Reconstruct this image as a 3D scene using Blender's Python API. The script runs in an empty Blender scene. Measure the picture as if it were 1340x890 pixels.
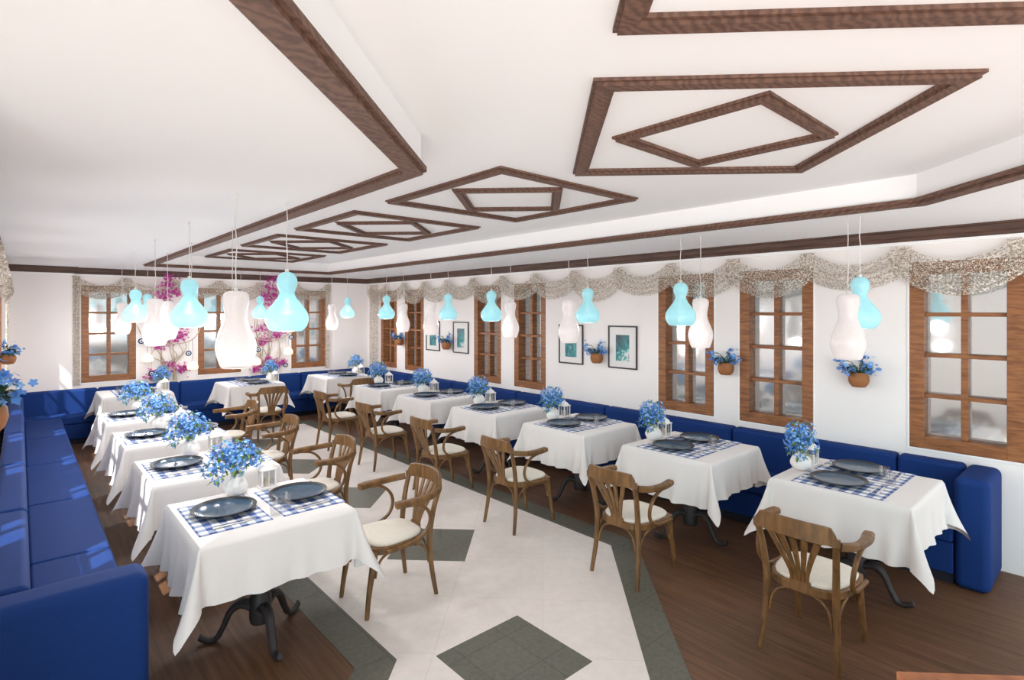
import bpy, bmesh, math, random
from mathutils import Vector, Matrix
random.seed(7)
C = bpy.context.scene.collection
PI = math.pi
sc = bpy.context.scene

# ------------------------------------------------------------------ helpers
def lin(c):
    return tuple(((v/255)/12.92 if v/255 <= .04045 else ((v/255+.055)/1.055)**2.4) for v in c)+(1,)

class MB:
    def __init__(s): s.v = []; s.f = []; s.m = []
    def add(s, vs, fs, mi=0):
        b = len(s.v); s.v += [tuple(v) for v in vs]
        for f in fs: s.f.append(tuple(b+i for i in f)); s.m.append(mi)
        return s
    def bm(s, b, mi=0, mat=None):
        b.verts.ensure_lookup_table(); b.verts.index_update()
        vs = [(mat @ v.co if mat else v.co.copy()) for v in b.verts]
        s.add(vs, [[v.index for v in f.verts] for f in b.faces], mi); b.free(); return s
    def box(s, lo, hi, bev=0, seg=2, mi=0, mat=None):
        b = bmesh.new()
        bmesh.ops.create_cube(b, size=1)
        c = [(a+d)/2 for a, d in zip(lo, hi)]; e = [d-a for a, d in zip(lo, hi)]
        for v in b.verts: v.co = Vector((c[i]+v.co[i]*e[i] for i in range(3)))
        if bev: bmesh.ops.bevel(b, geom=b.edges[:], offset=bev, segments=seg, affect='EDGES', profile=.5)
        return s.bm(b, mi, mat)
    def tube(s, pts, r, seg=8, cap=True, mi=0):
        pts = [Vector(p) for p in pts]; n = len(pts)
        rr = r if isinstance(r, (list, tuple)) else [r]*n
        t0 = (pts[1]-pts[0]).normalized()
        a = Vector((0, 0, 1)) if abs(t0.z) < .9 else Vector((1, 0, 0))
        nrm = t0.cross(a).normalized(); vs = []; fs = []
        for i, p in enumerate(pts):
            t = (pts[min(i+1, n-1)]-pts[max(i-1, 0)]).normalized()
            nrm = (nrm-t*nrm.dot(t)).normalized(); bn = t.cross(nrm)
            for k in range(seg):
                an = 2*PI*k/seg
                vs.append(p+(nrm*math.cos(an)+bn*math.sin(an))*rr[i])
        for i in range(n-1):
            for k in range(seg):
                fs.append((i*seg+k, i*seg+(k+1) % seg, (i+1)*seg+(k+1) % seg, (i+1)*seg+k))
        if cap: fs += [tuple(range(seg))[::-1], tuple((n-1)*seg+k for k in range(seg))]
        return s.add(vs, fs, mi)
    def ribbon(s, pts, w, h, up=(0, 0, 1), mi=0, ch=.25):
        """rectangular section (chamfered): w across, h along up"""
        pts = [Vector(p) for p in pts]; n = len(pts); up = Vector(up)
        W = w if isinstance(w, list) else [w]*n; Hh = h if isinstance(h, list) else [h]*n
        vs = []; fs = []
        for i, p in enumerate(pts):
            t = (pts[min(i+1, n-1)]-pts[max(i-1, 0)]).normalized()
            sd = t.cross(up).normalized(); u = sd.cross(t).normalized()
            a, b = W[i]/2, Hh[i]/2; c = min(a, b)*ch*2
            for x, y in ((a-c, b), (-a+c, b), (-a, b-c), (-a, -b+c), (-a+c, -b), (a-c, -b), (a, -b+c), (a, b-c)):
                vs.append(p+sd*x+u*y)
        for i in range(n-1):
            for k in range(8):
                fs.append((i*8+k, i*8+(k+1) % 8, (i+1)*8+(k+1) % 8, (i+1)*8+k))
        fs += [tuple(range(8))[::-1], tuple((n-1)*8+k for k in range(8))]
        return s.add(vs, fs, mi)
    def lathe(s, prof, seg=24, c=(0, 0, 0), mi=0, rib=0, nrib=0, close=True):
        vs = []; fs = []; n = len(prof)
        for r, z in prof:
            for k in range(seg):
                an = 2*PI*k/seg
                q = r*(1+rib*math.cos(nrib*an)) if rib else r
                vs.append((c[0]+q*math.cos(an), c[1]+q*math.sin(an), c[2]+z))
        for i in range(n-1):
            for k in range(seg):
                fs.append((i*seg+k, i*seg+(k+1) % seg, (i+1)*seg+(k+1) % seg, (i+1)*seg+k))
        if close:
            if prof[0][0] > 0: fs.append(tuple(range(seg))[::-1])
            if prof[-1][0] > 0: fs.append(tuple((n-1)*seg+k for k in range(seg)))
        return s.add(vs, fs, mi)
    def prism(s, poly, z0, z1, mi=0):
        n = len(poly)
        vs = [(x, y, z0) for x, y in poly]+[(x, y, z1) for x, y in poly]
        fs = [tuple(range(n))[::-1], tuple(range(n, 2*n))]
        fs += [(i, (i+1) % n, n+(i+1) % n, n+i) for i in range(n)]
        return s.add(vs, fs, mi)
    def sweep2d(s, path, prof, closed, mi=0):
        """mitred sweep of profile [(offset to the left of travel, z)] (a closed loop) along a 2-D path"""
        n = len(path); P = [Vector(p) for p in path]; m = len(prof); vs = []; fs = []
        for i in range(n):
            if closed: a, b = P[i-1], P[(i+1) % n]
            else: a, b = (P[i-1] if i else None), (P[i+1] if i < n-1 else None)
            d1 = (P[i]-a).normalized() if a is not None else None
            d2 = (b-P[i]).normalized() if b is not None else None
            if d1 is None: d1 = d2
            if d2 is None: d2 = d1
            n1 = Vector((-d1.y, d1.x)); n2 = Vector((-d2.y, d2.x))
            mt = (n1+n2); mt = mt/max(1e-6, mt.dot(n1))
            for o, z in prof:
                q = P[i]+mt*o; vs.append((q.x, q.y, z))
        for i in range(n if closed else n-1):
            j = (i+1) % n
            for k in range(m):
                fs.append((i*m+k, j*m+k, j*m+(k+1) % m, i*m+(k+1) % m))
        if not closed: fs += [tuple(range(m)), tuple((n-1)*m+k for k in range(m))[::-1]]
        return s.add(vs, fs, mi)
    def build(s, name, mats, parent=None, smooth=None, loc=None):
        me = bpy.data.meshes.new(name); me.from_pydata(s.v, [], s.f)
        for m in (mats if isinstance(mats, (list, tuple)) else [mats]): me.materials.append(m)
        me.polygons.foreach_set('material_index', s.m)
        b = bmesh.new(); b.from_mesh(me); bmesh.ops.recalc_face_normals(b, faces=b.faces[:]); b.to_mesh(me); b.free()
        if smooth is not None:
            me.polygons.foreach_set('use_smooth', [True]*len(me.polygons))
            me.set_sharp_from_angle(angle=math.radians(smooth))
        me.update()
        o = bpy.data.objects.new(name, me); C.objects.link(o)
        if parent: o.parent = parent
        if loc: o.location = loc
        return o

def smoothpath(pts, n=6):
    P = [Vector(p) for p in pts]; out = []
    for i in range(len(P)-1):
        a, b, c, d = P[max(i-1, 0)], P[i], P[i+1], P[min(i+2, len(P)-1)]
        for k in range(n):
            t = k/n
            out.append(.5*((2*b)+(c-a)*t+(2*a-5*b+4*c-d)*t*t+(3*b-a-3*c+d)*t**3))
    out.append(P[-1]); return out
def lerplist(vals, n):
    out = []
    for i in range(n):
        t = i/(n-1)*(len(vals)-1); k = min(int(t), len(vals)-2); out.append(vals[k]+(vals[k+1]-vals[k])*(t-k))
    return out
def tag(o, label, cat, group=None):
    o['label'] = label; o['category'] = cat
    if group: o['group'] = group
    return o
def thing(name, label, cat, loc=(0, 0, 0), rz=0, group=None):
    o = bpy.data.objects.new(name, None); C.objects.link(o); o.empty_display_size = .1
    o.location = loc; o.rotation_euler = (0, 0, rz)
    return tag(o, label, cat, group)
def struct(o): o['kind'] = 'structure'; return o
KIDS = {}
def copy_tree(o, par=None):
    c = o.copy(); C.objects.link(c)
    if par: c.parent = par
    for ch in [x for x in o.children]: copy_tree(ch, c)
    return c
def dup(o, loc, rz, label, group=None):
    c = copy_tree(o); c.location = loc; c.rotation_euler = (0, 0, rz); c['label'] = label
    if group: c['group'] = group
    return c
class Stamp:
    """first call places the built thing itself, later calls copy it"""
    def __init__(s, o): s.o = o; s.used = False
    def __call__(s, loc, rz, label, group=None):
        if not s.used:
            s.used = True; o = s.o; o.location = loc; o.rotation_euler = (0, 0, rz); o['label'] = label
            if group: o['group'] = group
            return o
        return dup(s.o, loc, rz, label, group)

# ------------------------------------------------------------------ materials
def newmat(name):
    m = bpy.data.materials.new(name); m.use_nodes = True
    nt = m.node_tree; b = nt.nodes['Principled BSDF']; return m, nt, b
def nd(nt, t, **kw):
    n = nt.nodes.new(t)
    for k, v in kw.items():
        if k in n.inputs: n.inputs[k].default_value = v
        else: setattr(n, k, v)
    return n
def plain(name, col, rough=.6, metal=0, noise=0, nscale=20, bump=0, spec=.5, bscale=None, sheen=0):
    m, nt, b = newmat(name); c = lin(col)
    b.inputs['Base Color'].default_value = c; b.inputs['Roughness'].default_value = rough
    b.inputs['Metallic'].default_value = metal; b.inputs['Specular IOR Level'].default_value = spec
    if sheen: b.inputs['Sheen Weight'].default_value = sheen
    tc = nd(nt, 'ShaderNodeTexCoord')
    if noise:
        nz = nd(nt, 'ShaderNodeTexNoise', Scale=nscale, Detail=4.0)
        nt.links.new(tc.outputs['Object'], nz.inputs['Vector'])
        r = nd(nt, 'ShaderNodeMapRange'); r.inputs['From Min'].default_value = .3; r.inputs['From Max'].default_value = .7
        r.inputs['To Min'].default_value = 1-noise; r.inputs['To Max'].default_value = 1+noise
        nt.links.new(nz.outputs['Fac'], r.inputs['Value'])
        mx = nd(nt, 'ShaderNodeVectorMath', operation='SCALE'); mx.inputs[0].default_value = c[:3]
        nt.links.new(r.outputs['Result'], mx.inputs['Scale']); nt.links.new(mx.outputs['Vector'], b.inputs['Base Color'])
    if bump:
        nz = nd(nt, 'ShaderNodeTexNoise', Scale=bscale or nscale, Detail=3.0)
        nt.links.new(tc.outputs['Object'], nz.inputs['Vector'])
        bp = nd(nt, 'ShaderNodeBump', Strength=bump, Distance=.01)
        nt.links.new(nz.outputs['Fac'], bp.inputs['Height']); nt.links.new(bp.outputs['Normal'], b.inputs['Normal'])
    return m
def wood(name, dark, light, stretch=(1, 1, .08), scale=30, rough=.5, plank=None, rings=0):
    m, nt, b = newmat(name)
    tc = nd(nt, 'ShaderNodeTexCoord'); mp = nd(nt, 'ShaderNodeMapping'); mp.inputs['Scale'].default_value = stretch
    nt.links.new(tc.outputs['Object'], mp.inputs['Vector'])
    nz = nd(nt, 'ShaderNodeTexNoise', Scale=scale, Detail=5.0, Distortion=.6)
    nt.links.new(mp.outputs['Vector'], nz.inputs['Vector'])
    src = nz.outputs['Fac']
    if rings:
        wv = nd(nt, 'ShaderNodeTexWave', Scale=rings, Distortion=9.0, Detail=2.0); wv.wave_type = 'RINGS'
        nt.links.new(mp.outputs['Vector'], wv.inputs['Vector'])
        mxx = nd(nt, 'ShaderNodeMix', data_type='FLOAT'); mxx.inputs[0].default_value = .3
        nt.links.new(src, mxx.inputs[2]); nt.links.new(wv.outputs['Fac'], mxx.inputs[3]); src = mxx.outputs[0]
    cr = nd(nt, 'ShaderNodeValToRGB'); cr.color_ramp.elements[0].position = .33; cr.color_ramp.elements[1].position = .67
    cr.color_ramp.elements[0].color = lin(dark); cr.color_ramp.elements[1].color = lin(light)
    nt.links.new(src, cr.inputs['Fac']); out = cr.outputs['Color']
    if plank:
        br = nd(nt, 'ShaderNodeTexBrick'); br.offset = .37
        br.inputs['Color1'].default_value = (.88, .88, .88, 1); br.inputs['Color2'].default_value = (1.08, 1.06, 1.04, 1)
        br.inputs['Mortar'].default_value = (.62, .6, .58, 1); br.inputs['Scale'].default_value = 1
        br.inputs['Mortar Size'].default_value = .0015; br.inputs['Brick Width'].default_value = plank[0]; br.inputs['Row Height'].default_value = plank[1]
        mp2 = nd(nt, 'ShaderNodeMapping'); mp2.inputs['Rotation'].default_value = (0, 0, PI/2)
        nt.links.new(tc.outputs['Object'], mp2.inputs['Vector']); nt.links.new(mp2.outputs['Vector'], br.inputs['Vector'])
        mu = nd(nt, 'ShaderNodeMix', data_type='RGBA', blend_type='MULTIPLY'); mu.inputs[0].default_value = 1
        nt.links.new(out, mu.inputs[6]); nt.links.new(br.outputs['Color'], mu.inputs[7]); out = mu.outputs[2]
    nt.links.new(out, b.inputs['Base Color']); b.inputs['Roughness'].default_value = rough
    bp = nd(nt, 'ShaderNodeBump', Strength=.12, Distance=.01)
    nt.links.new(src, bp.inputs['Height']); nt.links.new(bp.outputs['Normal'], b.inputs['Normal'])
    return m
def tile(name, col, size, mort, rough=.5, var=.05, rot=0, nscale=9, nz2=0):
    m, nt, b = newmat(name); tc = nd(nt, 'ShaderNodeTexCoord'); mp = nd(nt, 'ShaderNodeMapping')
    mp.inputs['Rotation'].default_value = (0, 0, rot); nt.links.new(tc.outputs['Object'], mp.inputs['Vector'])
    br = nd(nt, 'ShaderNodeTexBrick'); br.offset = 0
    c = lin(col)
    br.inputs['Color1'].default_value = tuple(v*(1-var) for v in c[:3])+(1,); br.inputs['Color2'].default_value = tuple(v*(1+var) for v in c[:3])+(1,)
    br.inputs['Mortar'].default_value = tuple(v*mort for v in c[:3])+(1,); br.inputs['Scale'].default_value = 1
    br.inputs['Mortar Size'].default_value = .004; br.inputs['Mortar Smooth'].default_value = .6
    br.inputs['Brick Width'].default_value = size; br.inputs['Row Height'].default_value = size
    nt.links.new(mp.outputs['Vector'], br.inputs['Vector'])
    nz = nd(nt, 'ShaderNodeTexNoise', Scale=nscale, Detail=8.0, Roughness=.65); nt.links.new(tc.outputs['Object'], nz.inputs['Vector'])
    r = nd(nt, 'ShaderNodeMapRange'); r.inputs['From Min'].default_value = .3; r.inputs['From Max'].default_value = .7
    r.inputs['To Min'].default_value = 1-nz2; r.inputs['To Max'].default_value = 1+nz2
    nt.links.new(nz.outputs['Fac'], r.inputs['Value'])
    sc_ = nd(nt, 'ShaderNodeVectorMath', operation='SCALE'); nt.links.new(br.outputs['Color'], sc_.inputs[0]); nt.links.new(r.outputs['Result'], sc_.inputs['Scale'])
    nt.links.new(sc_.outputs['Vector'], b.inputs['Base Color']); b.inputs['Roughness'].default_value = rough
    return m
def glow(name, col, base, strength, rough=.35, mott=.06, trans=0):
    m, nt, b = newmat(name)
    tc = nd(nt, 'ShaderNodeTexCoord')
    nz = nd(nt, 'ShaderNodeTexNoise', Scale=45.0, Detail=3.0, Distortion=1.5); nt.links.new(tc.outputs['Object'], nz.inputs['Vector'])
    r = nd(nt, 'ShaderNodeMapRange'); r.inputs['From Min'].default_value = .35; r.inputs['From Max'].default_value = .65
    r.inputs['To Min'].default_value = 1-mott; r.inputs['To Max'].default_value = 1+mott; nt.links.new(nz.outputs['Fac'], r.inputs['Value'])
    s2 = nd(nt, 'ShaderNodeVectorMath', operation='SCALE'); s2.inputs[0].default_value = lin(col)[:3]; nt.links.new(r.outputs['Result'], s2.inputs['Scale'])
    b.inputs['Base Color'].default_value = lin(base); b.inputs['Roughness'].default_value = rough
    b.inputs['Emission Strength'].default_value = strength; nt.links.new(s2.outputs['Vector'], b.inputs['Emission Color'])
    if trans:
        t = nd(nt, 'ShaderNodeBsdfTransparent'); mx = nd(nt, 'ShaderNodeMixShader'); mx.inputs[0].default_value = trans
        nt.links.new(b.outputs[0], mx.inputs[1]); nt.links.new(t.outputs[0], mx.inputs[2])
        nt.links.new(mx.outputs[0], nt.nodes['Material Output'].inputs['Surface'])
    return m
def glass(name, refl=.3, rough=.08, tint=(1, 1, 1)):
    m, nt, b = newmat(name); nt.nodes.remove(b)
    t = nd(nt, 'ShaderNodeBsdfTransparent'); t.inputs[0].default_value = tint+(1,)
    g = nd(nt, 'ShaderNodeBsdfGlossy'); g.inputs['Roughness'].default_value = rough
    mx = nd(nt, 'ShaderNodeMixShader'); mx.inputs[0].default_value = refl
    nt.links.new(t.outputs[0], mx.inputs[1]); nt.links.new(g.outputs[0], mx.inputs[2])
    nt.links.new(mx.outputs[0], nt.nodes['Material Output'].inputs['Surface'])
    return m
def netting(name, col, scale, width, col2):
    m, nt, b = newmat(name); tc = nd(nt, 'ShaderNodeTexCoord')
    nz = nd(nt, 'ShaderNodeTexNoise', Scale=scale*.7, Detail=2.0); nt.links.new(tc.outputs['Object'], nz.inputs['Vector'])
    ad = nd(nt, 'ShaderNodeVectorMath', operation='MULTIPLY_ADD'); ad.inputs[1].default_value = (.014,)*3
    nt.links.new(nz.outputs['Color'], ad.inputs[0]); nt.links.new(tc.outputs['Object'], ad.inputs[2])
    vo = nd(nt, 'ShaderNodeTexVoronoi', Scale=scale); vo.feature = 'DISTANCE_TO_EDGE'; nt.links.new(ad.outputs['Vector'], vo.inputs['Vector'])
    lt = nd(nt, 'ShaderNodeMath', operation='LESS_THAN'); lt.inputs[1].default_value = width; nt.links.new(vo.outputs['Distance'], lt.inputs[0])
    n2 = nd(nt, 'ShaderNodeTexNoise', Scale=scale*.8); nt.links.new(tc.outputs['Object'], n2.inputs['Vector'])
    cr = nd(nt, 'ShaderNodeValToRGB'); cr.color_ramp.elements[0].position = .42; cr.color_ramp.elements[1].position = .56
    cr.color_ramp.elements[0].color = lin(col2); cr.color_ramp.elements[1].color = lin(col); nt.links.new(n2.outputs['Fac'], cr.inputs['Fac'])
    nt.links.new(cr.outputs['Color'], b.inputs['Base Color']); b.inputs['Roughness'].default_value = .9
    t = nd(nt, 'ShaderNodeBsdfTransparent'); mx = nd(nt, 'ShaderNodeMixShader')
    nt.links.new(lt.outputs[0], mx.inputs[0]); nt.links.new(t.outputs[0], mx.inputs[1]); nt.links.new(b.outputs[0], mx.inputs[2])
    nt.links.new(mx.outputs[0], nt.nodes['Material Output'].inputs['Surface'])
    return m
def gingham(name, blue, mid, white, per):
    m, nt, b = newmat(name); tc = nd(nt, 'ShaderNodeTexCoord'); sp = nd(nt, 'ShaderNodeSeparateXYZ'); nt.links.new(tc.outputs['Object'], sp.inputs[0])
    hs = []
    for ax in ('X', 'Y'):
        a = nd(nt, 'ShaderNodeMath', operation='MULTIPLY_ADD'); a.inputs[1].default_value = 1/per; a.inputs[2].default_value = 100.25
        nt.links.new(sp.outputs[ax], a.inputs[0])
        f = nd(nt, 'ShaderNodeMath', operation='FRACT'); nt.links.new(a.outputs[0], f.inputs[0])
        g = nd(nt, 'ShaderNodeMath', operation='GREATER_THAN'); g.inputs[1].default_value = .5; nt.links.new(f.outputs[0], g.inputs[0]); hs.append(g)
    ad = nd(nt, 'ShaderNodeMath', operation='ADD'); nt.links.new(hs[0].outputs[0], ad.inputs[0]); nt.links.new(hs[1].outputs[0], ad.inputs[1])
    hf = nd(nt, 'ShaderNodeMath', operation='MULTIPLY'); hf.inputs[1].default_value = .5; nt.links.new(ad.outputs[0], hf.inputs[0])
    cr = nd(nt, 'ShaderNodeValToRGB'); cr.color_ramp.interpolation = 'CONSTANT'
    cr.color_ramp.elements[0].color = lin(white); cr.color_ramp.elements[1].position = .4; cr.color_ramp.elements[1].color = lin(mid)
    e = cr.color_ramp.elements.new(.8); e.color = lin(blue)
    nt.links.new(hf.outputs[0], cr.inputs['Fac']); nt.links.new(cr.outputs['Color'], b.inputs['Base Color']); b.inputs['Roughness'].default_value = .85
    return m
def picture_mat(name, seed, foam):
    m, nt, b = newmat(name); tc = nd(nt, 'ShaderNodeTexCoord')
    mp = nd(nt, 'ShaderNodeMapping'); mp.inputs['Location'].default_value = (seed, seed*1.7, 0); nt.links.new(tc.outputs['Object'], mp.inputs['Vector'])
    nz = nd(nt, 'ShaderNodeTexNoise', Scale=9.0, Detail=9.0, Roughness=.7, Distortion=1.2); nt.links.new(mp.outputs['Vector'], nz.inputs['Vector'])
    sp = nd(nt, 'ShaderNodeSeparateXYZ'); nt.links.new(tc.outputs['Object'], sp.inputs[0])
    k = nd(nt, 'ShaderNodeMath', operation='MULTIPLY_ADD'); k.inputs[1].default_value = -foam; nt.links.new(sp.outputs['Z'], k.inputs[0])
    k2 = nd(nt, 'ShaderNodeMath', operation='MULTIPLY_ADD'); k2.inputs[1].default_value = -foam*.9; nt.links.new(sp.outputs['Y'], k2.inputs[0]); nt.links.new(nz.outputs['Fac'], k2.inputs[2])
    nt.links.new(k2.outputs[0], k.inputs[2])
    cr = nd(nt, 'ShaderNodeValToRGB'); el = cr.color_ramp.elements
    el[0].position = .25; el[0].color = lin((16, 52, 62)); el[1].position = .62; el[1].color = lin((70, 160, 158))
    e = el.new(.48); e.color = lin((28, 104, 112)); e = el.new(.7); e.color = lin((225, 228, 225)); e = el.new(.82); e.color = lin((150, 150, 145))
    nt.links.new(k.outputs[0], cr.inputs['Fac']); nt.links.new(cr.outputs['Color'], b.inputs['Base Color']); b.inputs['Roughness'].default_value = .4
    return m

M_wall = plain('white_plaster', (240, 234, 231), .9, noise=.012, nscale=2, bump=.02, bscale=60)
M_ceil = plain('ceiling_paint', (249, 249, 249), .95)
M_track = plain('white_rail', (248, 247, 246), .5)
M_trim = wood('dark_walnut', (90, 63, 52), (120, 88, 72), (1, 1, 1), 46, .65, rings=12)
M_corn = wood('walnut_cornice', (70, 48, 40), (94, 67, 55), (.3, .3, 2), 14, .55)
M_win = wood('window_wood', (116, 70, 38), (160, 104, 62), (1, 1, 11), 5, .5)
M_winv = wood('window_wood_upright', (116, 70, 38), (160, 104, 62), (1.2, 1.2, 9), 5, .5)
M_chair = wood('chair_wood', (90, 62, 34), (132, 95, 55), (1, 1, .25), 26, .42)
M_floor = wood('wood_floor', (84, 57, 38), (112, 79, 55), (1, .06, 1), 34, .55, plank=(1.6, .19))
M_tile = tile('pale_floor_tile', (230, 222, 216), .62, .9, .45, .012, PI/4, 14, .05)
M_green = tile('green_floor_tile', (98, 97, 86), .31, .62, .5, .03, 0, 34, .22)
M_cloth = plain('white_cloth', (226, 222, 220), .95, bump=.04, bscale=300)
M_pad = plain('cream_upholstery', (226, 220, 208), .95, noise=.05, nscale=70, bump=.15, bscale=160)
M_blue = plain('navy_upholstery', (13, 49, 110), .8, noise=.05, nscale=60, spec=.25)
M_plinth = plain('dark_plinth', (24, 26, 40), .7)
M_iron = plain('dark_iron', (48, 42, 42), .55, noise=.1)
M_plate = plain('slate_blue_glaze', (58, 78, 98), .2, noise=.15, nscale=9)
M_rim = plain('black_brown_rim', (46, 42, 42), .4, noise=.15, nscale=40)
M_steel = plain('brushed_steel', (226, 223, 220), .35, metal=.55)
M_white = plain('white_ceramic', (240, 236, 232), .35)
M_lant = plain('white_painted_metal', (236, 232, 228), .5)
M_candle = plain('ivory_wax', (238, 228, 206), .6)
M_tumbler = glass('tumbler_glass', .08, .02, (.97, .97, .97))
M_lglass = glass('lantern_glass', .12, .03, (.97, .97, .97))
M_pane = glass('window_glass', .64, .08, (.98, 1, 1))
M_clear = glass('clear_window_glass', .08, .02, (1, 1, 1))
M_petal = plain('blue_petal', (84, 142, 214), .7, noise=.25, nscale=25)
M_petal2 = plain('pale_blue_petal', (128, 178, 232), .7, noise=.15, nscale=25)
M_eye = plain('yellow_flower_eye', (226, 212, 140), .7)
M_leaf = plain('leaf_green', (104, 138, 62), .6, noise=.2, nscale=30)
M_dleaf = plain('dark_leaf', (52, 88, 58), .6, noise=.2, nscale=30)
M_stem = plain('pale_vine_stem', (184, 172, 148), .8, noise=.15)
M_mag = plain('magenta_bract', (190, 52, 150), .7, noise=.15, nscale=12)
M_terra = plain('terracotta', (152, 98, 58), .75, noise=.12, nscale=14)
M_ging = gingham('blue_gingham', (48, 78, 140), (150, 162, 190), (240, 240, 242), .078)
M_net = netting('fishing_net', (238, 230, 218), 76, .115, (150, 132, 112))
M_black = plain('black_frame', (40, 36, 36), .45)
M_mat = plain('picture_mat_board', (228, 224, 222), .9)
M_cord = plain('white_cord', (226, 222, 220), .6)
M_rope = plain('tan_rope', (196, 178, 150), .9)
M_wglow = glow('white_gourd_glass', (255, 246, 243), (196, 188, 186), .28, .25, .07, .05)
M_cglow = glow('aqua_gourd_glass', (180, 232, 238), (138, 188, 196), .36, .22, .08, .08)
M_bell = glow('warm_bell_glass', (255, 240, 196), (235, 226, 205), .75)
M_eyeb = plain('navy_bead', (40, 48, 84), .25)
M_eyew = plain('white_bead', (230, 230, 235), .25)
M_eyek = plain('dark_bead', (28, 28, 36), .25)
M_orange = wood('orange_counter_wood', (140, 82, 48), (178, 112, 70), (1, 1, 1), 12, .4)
M_blackb = plain('black_counter_body', (18, 14, 14), .6)

# ------------------------------------------------------------------ room
XL, XR, YE, YP = -.20, 5.49, 10.83, 10.71
ZS, ZC = 2.62, 2.78
WZ0, WZ1 = .832, 2.35
RW = [(.5, 1.2), (1.94, 2.64), (2.92, 3.60), (5.42, 6.08), (6.38, 7.05), (8.54, 9.19), (9.5, 10.13)]
LW = [(3.45, 4.13), (5.05, 5.73), (6.38, 7.06), (8.10, 8.78), (9.62, 10.30)]
EW = [(.708, 1.419), (2.318, 3.02), (3.93, 4.62)]
def wall_holes(name, axis, face, out, a0, a1, holes, zt=ZC+.05):
    """wall running along axis ('x' or 'y') at coordinate face, thickness out (signed)"""
    mb = MB(); cur = a0
    def bx(p, q, z0, z1):
        lo, hi = min(face, face+out), max(face, face+out)
        if axis == 'y': mb.box((lo, p, z0), (hi, q, z1))
        else: mb.box((p, lo, z0), (q, hi, z1))
    for h0, h1 in sorted(holes):
        bx(cur, h0, 0, zt); bx(h0, h1, 0, WZ0); bx(h0, h1, WZ1, zt); cur = h1
    bx(cur, a1, 0, zt)
    return struct(mb.build(name, M_wall))
wall_holes('wall_right', 'y', XR, .2, -1.5, YE+.2, RW)
wall_holes('wall_left', 'y', XL, -.2, 2.4, YE+.2, LW)
w = wall_holes('wall_end', 'x', YE, .2, XL, XR, EW)
struct(MB().box((XL, YP, 0), (.595, YE, ZS)).build('wall_end_pier_left', M_wall))
struct(MB().box((4.70, YP, 0), (XR, YE, ZS)).build('wall_end_pier_right', M_wall))
mb = MB(); mb.prism([(-.2, 2.4), (-.4, 2.4), (-6.9, -4.1), (-6.7, -4.1)], 0, ZC+.05)
struct(mb.build('wall_angled', M_wall))
# floor
mb = MB(); mb.prism([(-2.4, .3), (-.2, -.9), (1.0, -1.5), (5.7, -1.5), (5.7, 11.1), (-.5, 11.1), (-.5, 2.2)], -.1, 0)
struct(mb.build('floor', M_floor))
mb = MB(); mb.prism([(1.57, 9.5), (1.57, 2.72), (-.9, .25), (.5, -.3), (3.66, 2.86), (3.66, 9.5)], -.05, .002)
struct(mb.build('floor_tile_strip', M_tile))
mb = MB()
mb.prism([(3.66, 9.5), (3.66, 2.86), (.8, 0), (1.11, 0), (3.88, 2.77), (3.88, 9.72), (1.36, 9.72), (1.57, 9.5)], -.05, .003)
mb.prism([(1.57, 9.5), (1.36, 9.72), (1.36, 2.81), (-.9, .55), (-.9, .25), (1.57, 2.72)], -.05, .003)
for y in (3.87, 5.42, 6.96, 8.5):
    mb.prism([(2.58, y-.435), (3.015, y), (2.58, y+.435), (2.145, y)], -.05, .004)
mb.prism([(1.75, 1.98), (2.37, 1.98), (2.37, 2.60), (1.75, 2.60)], -.05, .004)
struct(mb.build('floor_tile_border', M_green))
# ceiling
mb = MB()
soff = [[(-.5, 9.36), (5.7, 9.36), (5.7, 11.1), (-.5, 11.1)], [(4.05, .85), (5.7, .85), (5.7, 9.36), (4.05, 9.36)],
        [(4.05, .85), (1.7, -1.5), (5.7, -1.5), (5.7, .85)], [(-.5, 2.22), (1.41, 2.22), (1.41, 9.36), (-.5, 9.36)],
        [(1.41, 2.22), (-.5, 2.22), (-2.02, .7), (-.11, .7)]]
for p in soff: mb.prism(p, ZS, ZC)
mb.prism([(-2.02, .7), (-1.9, .6), (-.2, -.63), (1.1, -1.5), (5.7, -1.5), (5.7, 11.1), (-.5, 11.1), (-.5, 2.2)], ZC, ZC+.1)
struct(mb.build('ceiling', M_ceil))
# mouldings
tray = [(-.1, .71), (1.41, 2.22), (1.41, 9.36), (4.05, 9.36), (4.05, .85), (1.72, -1.48)]
# travelling this way the soffit lies to the LEFT of the path
prof = [(-.025, ZS+.012), (-.025, ZS-.012), (-.008, ZS-.012), (-.008, ZS-.028), (.075, ZS-.028), (.075, ZS-.012), (.088, ZS-.012), (.088, ZS+.0)]
struct(MB().sweep2d(tray, prof, False).build('trim_1', M_trim))
def cornice(name, path):
    pr = [(0, 2.525), (.03, 2.525), (.036, 2.545), (.05, 2.56), (.055, 2.60), (.068, 2.605), (.068, ZS+.002), (0, ZS+.002)]
    struct(MB().sweep2d(path, pr, False).build(name, M_corn))
    pr = [(0, 2.495), (.022, 2.495), (.022, 2.522), (0, 2.522)]
    struct(MB().sweep2d(path, pr, False).build(name.replace('trim_', 'trim_1'), M_track))
cornice('trim_2', [(XR, -1.5), (XR, YP), (4.70, YP), (4.70, YE), (.595, YE), (.595, YP), (XL, YP), (XL, 2.4), (-1.85, .75)])
def frame_profile(w, z):
    return [(0, z), (0, z-.012), (.012, z-.012), (.012, z-.026), (w-.018, z-.026), (w-.018, z-.014), (w, z-.014), (w, z)]
def square(c, h, rot):
    if rot: return [(c[0], c[1]-h), (c[0]+h, c[1]), (c[0], c[1]+h), (c[0]-h, c[1])]
    return [(c[0]-h, c[1]-h), (c[0]+h, c[1]-h), (c[0]+h, c[1]+h), (c[0]-h, c[1]+h)]
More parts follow.
